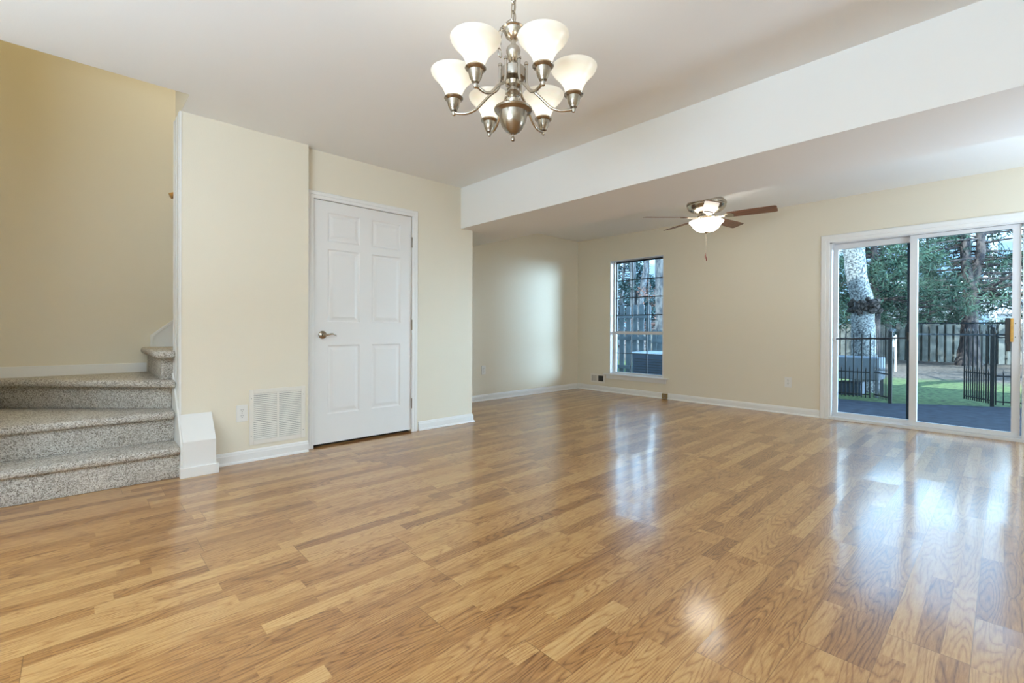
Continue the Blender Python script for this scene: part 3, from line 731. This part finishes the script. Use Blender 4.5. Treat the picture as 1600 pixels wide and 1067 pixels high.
for i in range(6):
    a = math.radians(60*i-4)+view_yaw   # from the viewer's right
    ca, sa = math.cos(a), math.sin(a)
    P3 = lambda r, z: (CX+r*ca, CY+r*sa, z)
    arm = obj('arm', tube(B(), curve_pts([P3(r, z) for r, z in arm_prof], 6), .0058, 10), M['nickel'], ch, True)
    obj('arm_cap', lathe(B(), [(.001, 2.030), (.0085, 2.033), (.0085, 2.040), (.004, 2.046), (.001, 2.047)], P3(.052, 0), 12), M['nickel'], arm, True)
    b = B(); lathe(b, [(.001, 1.838), (.007, 1.841), (.009, 1.848), (.009, 1.856), (.006, 1.860), (.001, 1.861)], P3(.240, 0), 14)
    obj('knob', b, M['nickel'], arm, True)
    cup = [(.001, 1.858), (.014, 1.860), (.017, 1.868), (.022, 1.876), (.025, 1.890), (.027, 1.901), (.036, 1.905), (.0385, 1.909), (.036, 1.914), (.001, 1.915)]
    obj('socket_cup', lathe(B(), cup, P3(.240, 0), 24), M['nickel_dark'], ch, True)
    sp = [(.028, 1.908), (.033, 1.925), (.040, 1.943), (.051, 1.962), (.066, 1.980), (.080, 1.994), (.088, 2.006), (.091, 2.015)]
    sp = sp+[(r-.003, z+.001) for r, z in sp[::-1]]
    t = thing('shade', (0, 0, 0)); t.parent = ch; t.location = Vector((CX+.24*ca, CY+.24*sa, 1.80))-ch.location
    obj('glass_bell', lathe(B(), sp, P3(.240, 0), 36, caps=False), M['opal'], t, True)
    bl = [(.001, 1.915), (.012, 1.917), (.013, 1.930), (.022, 1.950), (.026, 1.968), (.022, 1.985), (.010, 1.993), (.001, 1.994)]
    obj('bulb', lathe(B(), bl, P3(.240, 0), 18), opal('lit_bulb_glass', 12, (1, .96, .86)) if i == 0 else bpy.data.materials['lit_bulb_glass'], t, True)

# ------------------------------------------------------------------ ceiling fan
FX, FY = -2.19, 4.88
fan = thing('ceiling_fan', (FX, FY, H), 'nickel ceiling fan with five walnut blades and a lit white glass bowl', 'ceiling fan')
FP = [(.001, H), (.105, H), (.112, 2.415), (.105, 2.400), (.120, 2.385), (.165, 2.360), (.192, 2.335), (.200, 2.318), (.198, 2.308), (.190, 2.304), (.194, 2.290), (.180, 2.262), (.150, 2.240), (.100, 2.224), (.072, 2.216), (.065, 2.200), (.090, 2.192), (.092, 2.170), (.070, 2.160), (.060, 2.140), (.080, 2.135), (.001, 2.134)]
obj('motor_housing', lathe(B(), FP, (FX, FY, 0), 44), M['nickel'], fan, True)
bp = [(.080, 2.134), (.165, 2.134), (.172, 2.130), (.168, 2.120), (.150, 2.105), (.136, 2.085), (.118, 2.058), (.090, 2.036), (.055, 2.026), (.020, 2.021), (.001, 2.020)]
obj('glass_bowl', lathe(B(), bp, (FX, FY, 0), 40), M['bowl'], fan, True)
obj('bowl_finial', lathe(B(), [(.001, 2.000), (.006, 2.002), (.010, 2.010), (.022, 2.016), (.022, 2.020), (.001, 2.021)], (FX, FY, 0), 18), M['nickel'], fan, True)
def blade(a):
    a = math.radians(a)+view_yaw; ca, sa = math.cos(a), math.sin(a); pit = math.radians(-13); zb = 2.175
    def T(r, s, t): return (FX+r*ca-(s*math.cos(pit))*sa, FY+r*sa+(s*math.cos(pit))*ca, zb+s*math.sin(pit)+t)
    out = [(.205, -.050), (.26, -.058), (.45, -.066), (.62, -.068)]
    cr = .022
    tip = [(.66-cr+cr*math.cos(t), -.068+cr+cr*math.sin(t)) for t in [-PI/2+PI/2*k/5 for k in range(6)]]
    tip += [(.66-cr+cr*math.cos(t), .068-cr+cr*math.sin(t)) for t in [PI/2*k/5 for k in range(6)]]
    pts = out+tip+[(r, -s) for r, s in out[::-1]]
    bm = B(); prism(bm, pts, lambda u, v, k: T(u, v, -.003 if k == 0 else .003), .0015, 1)
    bl_ = obj('blade', bm, M['blade'], fan)
    bm = B()
    prism(bm, [(.07, -.014), (.14, -.012), (.18, -.020), (.215, -.040), (.245, -.044), (.262, -.030), (.275, 0), (.262, .030), (.245, .044), (.215, .040), (.18, .020), (.14, .012), (.07, .014)],
          lambda u, v, k: T(u, v*(1 if u > .15 else .9), -.010 if k == 0 else -.004), .001, 1)
    obj('blade_iron', bm, M['nickel'], bl_)
for a in (-36, -108, -180, 108, 36): blade(a)
b = B(); tube(b, [(FX, FY, 2.02-.01), (FX, FY, 1.765)], .0012, 5)
for i in range(24): lathe(b, [(.0003, -.002), (.0022, 0), (.0003, .002)], (FX, FY, 1.77+i*.0095), 6)
pc = obj('pull_chain', b, M['nickel'], fan)
obj('fob', lathe(B(), [(.001, 1.712), (.005, 1.716), (.006, 1.735), (.004, 1.752), (.0015, 1.766)], (FX+.003, FY+.004, 0), 10), M['redwood'], pc, True)
b = B(); tube(b, [(FX-.006, FY-.006, 2.02), (FX-.006, FY-.006, 1.80)], .0010, 5)
pc = obj('pull_chain', b, M['nickel'], fan)
obj('fob', lathe(B(), [(.001, 1.738), (.005, 1.742), (.006, 1.762), (.004, 1.780), (.0015, 1.80)], (FX-.006, FY-.006, 0), 10), M['redwood'], pc, True)

# ================================================================== outdoors
obj('ground', box(B(), -60, 40, YF+.26, 90, ZG-.5, ZG), M['ground'], kind='structure')
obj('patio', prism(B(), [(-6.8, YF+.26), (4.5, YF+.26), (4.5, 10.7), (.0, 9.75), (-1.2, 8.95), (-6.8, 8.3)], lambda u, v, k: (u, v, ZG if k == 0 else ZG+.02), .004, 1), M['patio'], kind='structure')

# iron fencing round the patio
def iron_panel(name, p0, p1, z0, h, n, label, cat='fence', short=True, thin=1.0, post=None, group='black iron fence panels round the patio'):
    p0 = Vector((*p0, 0)); p1 = Vector((*p1, 0)); d = p1-p0; t = thing(name, ((p0+p1)/2)[:2]+(z0,), label, cat, group)
    b = B()
    for i in range(n+1):
        p = p0+d*(i/n); r = .0085*thin
        box(b, p.x-r, p.x+r, p.y-r, p.y+r, z0+.02, z0+h-.03); lathe(b, [(r*1.3, z0+h-.035), (.001, z0+h+.015)], (p.x, p.y, 0), 4)
        if short and i < n:
            q = p0+d*((i+.5)/n); hs = h*.44
            box(b, q.x-.007*thin, q.x+.007*thin, q.y-.007*thin, q.y+.007*thin, z0+.02, z0+hs); lathe(b, [(.011, z0+hs), (.001, z0+hs+.05)], (q.x, q.y, 0), 4)
    obj('pickets', b, M['iron'], t)
    for z in (z0+.07, z0+h*.40, z0+h-.10):
        obj('rail', tube(B(), [p0+Vector((0, 0, z)), p1+Vector((0, 0, z))], .010, 6), M['iron'], t)
    if post:
        for p in post:
            b = B(); box(b, p[0]-.022, p[0]+.022, p[1]-.022, p[1]+.022, ZG, z0+h+.02); lathe(b, [(.032, z0+h+.02), (.032, z0+h+.03), (.001, z0+h+.07)], (p[0], p[1], 0), 4)
            obj('post', b, M['iron'], t)
    return t
iron_panel('iron_fence', (-2.85, 9.10), (-1.48, 9.21), ZG+.02, 1.06, 13, 'black iron picket fence panel in front of the speckled tree trunk')
iron_panel('iron_gate', (-1.43, 9.22), (-1.22, 8.97), ZG+.03, 1.05, 6, 'narrow black iron gate leaf folded back at the left side of the patio opening', 'gate', thin=.45, post=[(-1.19, 8.93)])
iron_panel('iron_fence', (-.445, 10.15), (-.15, 9.75), ZG+.03, 1.12, 6, 'short black iron picket panel at the right side of the patio opening', post=[(-.135, 9.73)])
iron_panel('iron_fence', (-.10, 9.74), (1.30, 9.95), ZG+.02, 1.10, 9, 'black iron picket panel running right from the gate post to the frame edge')

# garden bench-like grey unit behind the iron fence, and the dark box under it
t = thing('garden_table', (-1.78, 9.85, ZG), 'pale grey covered garden table behind the iron fence under the speckled trunk', 'table')
b = B(); box(b, -2.45, -1.42, 9.6, 10.15, .15, .53, .02); obj('cover', b, M['box_grey'], t)
for x in (-2.40, -1.46):
    for y in (9.65, 10.10): obj('leg', box(B(), x-.02, x+.02, y-.02, y+.02, ZG, .15), M['box_grey'], t)
t = obj('storage_crate', box(B(), -2.02, -1.68, 9.70, 10.02, ZG, .09, .015), M['acbody'], label='dark blue crate standing under the pale grey garden table', category='crate')

# ------------------------------------------------------------------ trees
rng = random.Random(5)
def trunk_bm(bm, pts, radii, n=14, rough=.06, seed=0, sub=6):
    P = curve_pts(pts, sub); k = len(P); R = []
    for i in range(k):
        f = i/(k-1)*(len(radii)-1); j = min(int(f), len(radii)-2); R.append(radii[j]+(radii[j+1]-radii[j])*(f-j))
    s0 = len(bm.verts); tube(bm, P, R, n)
    bm.verts.ensure_lookup_table()
    for idx in range(s0, len(bm.verts)):
        v = bm.verts[idx]; i = min((idx-s0)//n, k-1); d = v.co-P[i]
        if d.length > 1e-4: v.co += d.normalized()*R[i]*rough*2*noise.noise(v.co*5/max(R[i]*6, .3)+Vector((seed, 0, 0)))
    return bm
def tufts(centres, dirs, n, ln, wd, rg, spread=1.0):
    """needle tufts as thin triangles"""
    V, F = [], []
    cs = np.repeat(np.array(centres), n, 0); ds = np.repeat(np.array(dirs), n, 0)
    m = len(cs); v = rg.normal(size=(m, 3)); v /= np.linalg.norm(v, axis=1, keepdims=True)
    d = ds*.8+v*spread; d /= np.linalg.norm(d, axis=1, keepdims=True)
    L = ln*(.6+.8*rg.random((m, 1))); side = np.cross(d, rg.normal(size=(m, 3))); side /= np.linalg.norm(side, axis=1, keepdims=True)
    o = cs+rg.normal(size=(m, 3))*ln*.35
    a = o-side*wd/2; b_ = o+side*wd/2; c = o+d*L
    V = np.stack([a, b_, c], 1).reshape(-1, 3); F = np.arange(3*m).reshape(-1, 3)
    return (V.tolist(), [], F.tolist())
def pine(name, label, base, h, z_lo, rmax, nb, seed, trunks, tr, mat='needles', bark='pinebark', clear=0, nt=9, nn=16, ln=.22, wd=.030, group=None, droop=.12, density=1.0, extra=None, cat='tree'):
    rg = np.random.default_rng(seed); root = thing(name, (*base, ZG), label, cat, group)
    b = B()
    for pts, rad in trunks: trunk_bm(b, pts, rad, 12, .05, seed)
    cen, dr = [], []
    for i in range(nb):
        f = (i+rg.random())/nb; z = z_lo+(h-z_lo)*f; az = rg.random()*2*PI
        if clear and math.cos(az+PI/2) > math.cos(clear): az += PI
        R = rmax*(1-f)**.6*(.65+.5*rg.random())+.3
        # nearest trunk point at z
        bp_ = None
        P = curve_pts(trunks[i % len(trunks)][0], 5)
        bp_ = min(P, key=lambda q: abs(q.z-z)); o = np.array((bp_.x, bp_.y, z))
        d = np.array((math.cos(az), math.sin(az), .12-.25*rg.random()))
        pts = []
        for s in range(5):
            t = s/4; p = o+d*R*t; p[2] -= droop*R*t*t*R*.4; pts.append(tuple(p))
        tube(b, pts, [.018+.010*R, .014+.006*R, .016, .010, .004], 5)
        for s in range(int(nt*density*max(.5, R/rmax*1.4))):
            t = .22+.78*rg.random()**.7
            j = min(int(t*4), 3); q = np.array(pts[j])*(1-(t*4-j))+np.array(pts[j+1])*(t*4-j)
            sp = .13*R*(1.15-t)+.09
            q = q+np.array((rg.normal()*sp, rg.normal()*sp, rg.normal()*.07)); cen.append(q); dr.append(d*.6+rg.normal(size=3)*.3+np.array((0, 0, .05)))
    if extra:
        for pts, rad in extra: trunk_bm(b, pts, rad, 8, .05, seed)
    obj('trunk', b, M[bark], root, True)
    if cen: obj('foliage', tufts(cen, dr, nn, ln, wd, rg), M[mat], root)
    return root

# the big lichen-speckled trunk with its burl
t = thing('speckled_tree', (-1.78, 10.6, ZG), 'thick pale lichen-speckled tree trunk with a dark burl outside the left glass pane', 'tree')
b = B(); trunk_bm(b, [(-1.76, 10.6, ZG-.05), (-1.79, 10.6, .45), (-1.81, 10.6, 1.0), (-1.83, 10.6, 1.5), (-1.91, 10.6, 1.95), (-1.955, 10.6, 2.4), (-1.97, 10.6, 2.75), (-1.93, 10.62, 3.4), (-1.75, 10.65, 4.6), (-1.5, 10.7, 6.2), (-1.35, 10.7, 8.0)],
                      [.27, .195, .178, .168, .166, .170, .165, .155, .14, .10, .05], 28, .05, 2)
for (s, e_, r) in (((-1.93, 10.62, 3.6), (-3.4, 11.3, 5.6), .07), ((-1.75, 10.65, 4.7), (-.6, 11.6, 6.6), .06), ((-1.6, 10.7, 5.6), (-2.3, 10.2, 8.0), .05)):
    trunk_bm(b, [s, tuple((a_*.5+c_*.5+(.1 if i == 2 else 0)) for i, (a_, c_) in enumerate(zip(s, e_))), e_], [r, r*.6, .015], 8, .05, 3)
rb = random.Random(4)
for i in range(60):
    zz = rb.uniform(5.0, 8.0); bp_ = Vector((-1.75+(zz-4.6)*.12, 10.65, zz)); az = rb.uniform(0, 2*PI); L_ = rb.uniform(1.2, 3.0)*(1.25-(zz-5)*.1)
    d = Vector((math.cos(az), math.sin(az), rb.uniform(.25, .8))); q = bp_+d*L_
    tube(b, [bp_, bp_+d*L_*.5+Vector((0, 0, -.08)), q], [.045, .028, .006], 5)
    for k in range(7):
        s_ = bp_+d*L_*rb.uniform(.3, .95); e2 = s_+Vector((rb.gauss(0, .5), rb.gauss(0, .5), rb.uniform(.1, .8)))
        tube(b, [s_, (s_+e2)/2+Vector((0, 0, -.04)), e2], [.016, .011, .003], 4)
obj('trunk', b, M['lichen'], t, True)
b = B()
rg = random.Random(11)
for i in range(95):
    a = rg.uniform(-PI*.98, PI*.15); zz = rg.gauss(1.43, .055)+(.02 if a > -.9 else 0)
    r0 = .155+rg.uniform(-.02, .045)+(.045 if a > -.9 else 0)
    c = Vector((-1.825+r0*math.cos(a), 10.6+r0*math.sin(a), zz-.03*math.cos(a))); rr = rg.uniform(.024, .050)*(1.25 if a > -1.0 else 1)
    m0 = bmesh.ops.create_icosphere(b, subdivisions=2, radius=rr, matrix=Matrix.Translation(c))['verts']
    for v in m0: v.co += (v.co-c)*.5*noise.noise(v.co*22)
obj('burl', b, M['burl'], t, True, label='dark lumpy burl')

pine('forked_pine', 'large dark pine with a forked trunk seen through the right glass pane', (-.83, 21), 4.6, 1.7, 3.8, 95, 21,
     [([(-.83, 21, ZG-.05), (-.82, 21, .5), (-.80, 21, 1.4), (-.79, 21, 2.3), (-.88, 21, 2.9), (-.93, 21, 3.8), (-.95, 21, 5.2), (-.95, 21, 8.6)], [.36, .25, .20, .19, .135, .135, .12, .05]),
      ([(-.76, 21, 1.7), (-.76, 21.05, 2.35), (-.66, 21.05, 2.9), (-.57, 21.05, 3.6), (-.58, 21.1, 4.4), (-.50, 21.1, 8.0)], [.12, .15, .12, .125, .11, .04])],
     None, nt=11, nn=14, clear=.65, extra=[([(-.70, 20.95, 2.2), (-.40, 20.7, 2.28), (-.1, 20.3, 2.50), (.4, 19.9, 2.9)], [.05, .045, .035, .02]), ([(-.65, 20.95, 2.25), (-.3, 20.6, 2.27), (.1, 20.3, 2.34)], [.045, .035, .02])])
far = [  # x, y, height, z_lo, rmax, seed, label
 (-3.0, 19.2, 4.3, 1.9, 2.3, 31, 'slim dark pine just right of the speckled trunk'),
 (-5.6, 23.5, 4.7, .9, 2.9, 32, 'bushy pine behind the speckled trunk on its left side'),
 (-3.9, 27.0, 5.5, 1.1, 3.0, 33, 'tall pine between the speckled trunk and the middle mullion'),
 (-2.6, 30.0, 6.0, 1.2, 2.6, 34, 'distant pine straight above the patio opening'),
 (1.6, 23.8, 5.9, 2.2, 3.0, 35, 'pine at the right edge of the right glass pane'),
 (-8.6, 21.5, 4.4, .8, 3.0, 36, 'dense pine far left of the speckled trunk'),
 (3.2, 29.0, 5.6, 1.2, 3.0, 37, 'pine beyond the right edge of the sliding door'),
]
for x, y, h, zl, rm, sd_, lb in far:
    pine('pine_tree', lb, (x, y), h, zl, rm, 62, sd_, [([(x, y, ZG-.05), (x+.05, y, 1.6), (x, y, 3.4), (x-.05, y, h+.8)], [.17, .12, .10, .03])], None, nt=8, nn=13, ln=.26, wd=.034, group='pines beyond the lawn')

# trees seen through the sash window
pine('evergreen_tree', 'leafy evergreen beside the left edge of the sash window', (-9.9, 14.6), 3.9, 1.3, 1.25, 60, 41, [([(-9.9, 14.6, ZG), (-9.7, 14.6, 2), (-9.5, 14.5, 3.4), (-9.4, 14.5, 5)], [.08, .06, .05, .02])], None, 'leaf', 'greybark', nt=9, nn=9, ln=.13, wd=.05)
pine('slender_tree', 'straight grey trunk in the left column of sash window panes', (-8.75, 14), 9, 6.5, 1.6, 14, 42, [([(-8.75, 14, ZG), (-8.80, 14, 2.0), (-8.84, 14, 3.4), (-8.9, 14, 9)], [.14, .115, .105, .05])], None, 'leaf', 'greybark', nt=2, nn=8)
pine('leaning_tree', 'slightly leaning grey trunk in the middle column of sash window panes', (-8.60, 14), 9, 6.5, 1.6, 14, 43, [([(-8.62, 14, ZG), (-8.56, 14, 1.6), (-8.47, 14, 2.3), (-8.36, 14, 2.9), (-8.30, 14, 3.5), (-8.2, 14, 9)], [.13, .11, .11, .10, .10, .05])], None, 'leaf', 'greybark', nt=2, nn=8)
pine('thick_trunk_tree', 'broad grey trunk at the right edge of the sash window', (-6.35, 11.5), 9, 5.6, 1.8, 16, 44, [([(-6.30, 11.5, ZG), (-6.33, 11.5, 1.5), (-6.38, 11.5, 3.0), (-6.4, 11.5, 9)], [.24, .19, .17, .08])], None, 'leaf', 'greybark', nt=2, nn=8)
pine('russet_shrub', 'twiggy shrub with dry russet leaves before the broad trunk', (-6.75, 11.9), 2.2, .6, .75, 34, 45, [([(-6.75, 11.9, ZG), (-6.75, 11.9, 1.2), (-6.7, 11.9, 2.1)], [.035, .025, .01])], None, 'dryleaf', 'greybark', nt=5, nn=7, ln=.10, wd=.04, cat='shrub')
pine('evergreen_tree', 'small evergreen behind the tall plank fence between the two grey trunks', (-10.6, 18.0), 3.3, .8, 1.7, 60, 46, [([(-10.6, 18, ZG), (-10.6, 18, 3.3)], [.09, .02])], None, 'leaf', 'greybark', nt=8, nn=9, ln=.15, wd=.05)
pine('evergreen_tree', 'dark evergreen behind the russet shrub at the right of the sash window', (-8.55, 15.9), 3.1, 1.0, 1.1, 44, 47, [([(-8.55, 15.9, ZG), (-8.5, 15.9, 3.1)], [.07, .02])], None, 'leaf', 'greybark', nt=7, nn=9, ln=.13, wd=.045)

# ------------------------------------------------------------------ fences, cabinet and houses
def plank_fence(name, p0, p1, h, pw, gap, mat, label, back=False, zb=ZG+.02):
    p0, p1 = Vector((*p0, 0)), Vector((*p1, 0)); L = (p1-p0).length; d = (p1-p0)/L; nrm = Vector((-d.y, d.x, 0)); rr = random.Random(int(L*100))
    t = thing(name, ((p0+p1)/2)[:2]+(ZG,), label, 'fence'); b = B()
    def plank(s, off, hh):
        c = p0+d*s+nrm*off; u, w_ = d*pw/2, nrm*.009; e = .03
        pts = [(-pw/2, zb), (pw/2, zb), (pw/2, zb+hh-e), (pw/2-e, zb+hh), (-pw/2+e, zb+hh), (-pw/2, zb+hh-e)]
        prism(b, pts, lambda a, z, k: tuple(c+d*a+nrm*(.009 if k else -.009)+Vector((0, 0, z))))
    s = pw/2; k = 0
    while s < L:
        plank(s, .03, h+rr.uniform(-.02, .02))
        if back: plank(s+(pw+gap)/2, -.05, h-.03+rr.uniform(-.02, .02))
        s += pw+gap; k += 1
    obj('planks', b, mat, t)
    for z in (zb+.25, zb+h*.55, zb+h-.25):
        b = B(); a, c = p0+Vector((0, 0, z)), p1+Vector((0, 0, z)); prism(b, [(-.02, -.04), (.02, -.04), (.02, .04), (-.02, .04)], lambda u, v, k: tuple((a if k == 0 else c)+nrm*(u-.0)+Vector((0, 0, v))))
        obj('rail', b, mat, t)
    return t
plank_fence('plank_fence', (-8.2, 9.0), (-5.24, 9.0), 1.63, .115, .052, M['greyfence'], 'tall weathered blue-grey plank fence outside the sash window')
plank_fence('plank_fence', (-5.22, 9.03), (-3.55, 9.20), 1.10, .095, .022, M['greyfence'], 'lower weathered plank fence right of the tall one outside the sash window')
plank_fence('board_fence', (-14.0, 23.6), (-2.9, 22.2), 1.35, .15, .06, M['boardfence'], 'pale board fence beyond the lawn, left run behind the speckled trunk', True)
plank_fence('board_fence', (-2.8, 22.2), (7.5, 22.6), 1.35, .15, .06, M['boardfence'], 'pale board fence beyond the lawn, right run behind the forked pine', True)
t = thing('air_conditioner', (-4.2, 7.75, ZG), 'dark blue cabinet with a pale lid outside the lower sash of the window', 'air conditioner')
obj('cabinet', box(B(), -4.66, -3.72, 7.4, 8.1, ZG, .545, .01), M['acbody'], t)
obj('lid', box(B(), -4.68, -3.70, 7.38, 8.12, .545, .572, .006), M['actop'], t)
b = B()
for i in range(12): box(b, -4.62, -3.76, 7.392, 7.40, ZG+.08+i*.045, ZG+.095+i*.045)
obj('louvres', b, M['black_alu'], t)
obj('white_post', lathe(B(), [(.022, ZG), (.022, .85), (.001, .87)], (-2.05, 16.2, 0), 12), M['white_siding'], label='short white post on the far lawn beside the folded gate', category='post')

def house(name, x0, x1, y0, y1, he, hr, label, wins):
    t = thing(name, ((x0+x1)/2, (y0+y1)/2, ZG), label, 'house')
    obj('walls', box(B(), x0, x1, y0, y1, ZG, he), M['white_siding'], t)
    ym = (y0+y1)/2
    b = B(); prism(b, [(y0-.5, he-.05), (ym, hr), (y1+.5, he-.05), (y1+.5, he+.12), (ym, hr+.2), (y0-.5, he+.12)], lambda u, v, k: (x0-.4 if k == 0 else x1+.4, u, v))
    obj('roof', b, M['roof'], t)
    obj('gutter', box(B(), x0-.4, x1+.4, y0-.6, y0-.48, he-.05, he+.08), M['white_siding'], t)
    for a, c, z0, z1 in wins:
        f = obj('window', box(B(), a-.08, c+.08, y0-.05, y0, z0-.08, z1+.08), M['trim'], t); obj('window_pane', box(B(), a, c, y0-.06, y0-.05, z0, z1), M['glassdark'], f)
    return t
house('neighbour_house', -.55, 9.0, 36, 46, 1.95, 5.0, 'white house with a pale shingle roof behind the forked pine', [(.6, 1.6, .6, 1.5), (3, 4, .6, 1.5)])
house('neighbour_house', -7.5, -1.7, 41, 51, 1.9, 4.6, 'pale low house behind the trees left of the forked pine', [(-6, -5, .6, 1.5), (-3.6, -2.6, .6, 1.5)])
obj('utility_pole', lathe(B(), [(.14, ZG), (.12, 7.5), (.001, 7.6)], (-.45, 33, 0), 12), M['white_siding'], label='tall white pole standing before the white house right of the forked pine', category='pole')
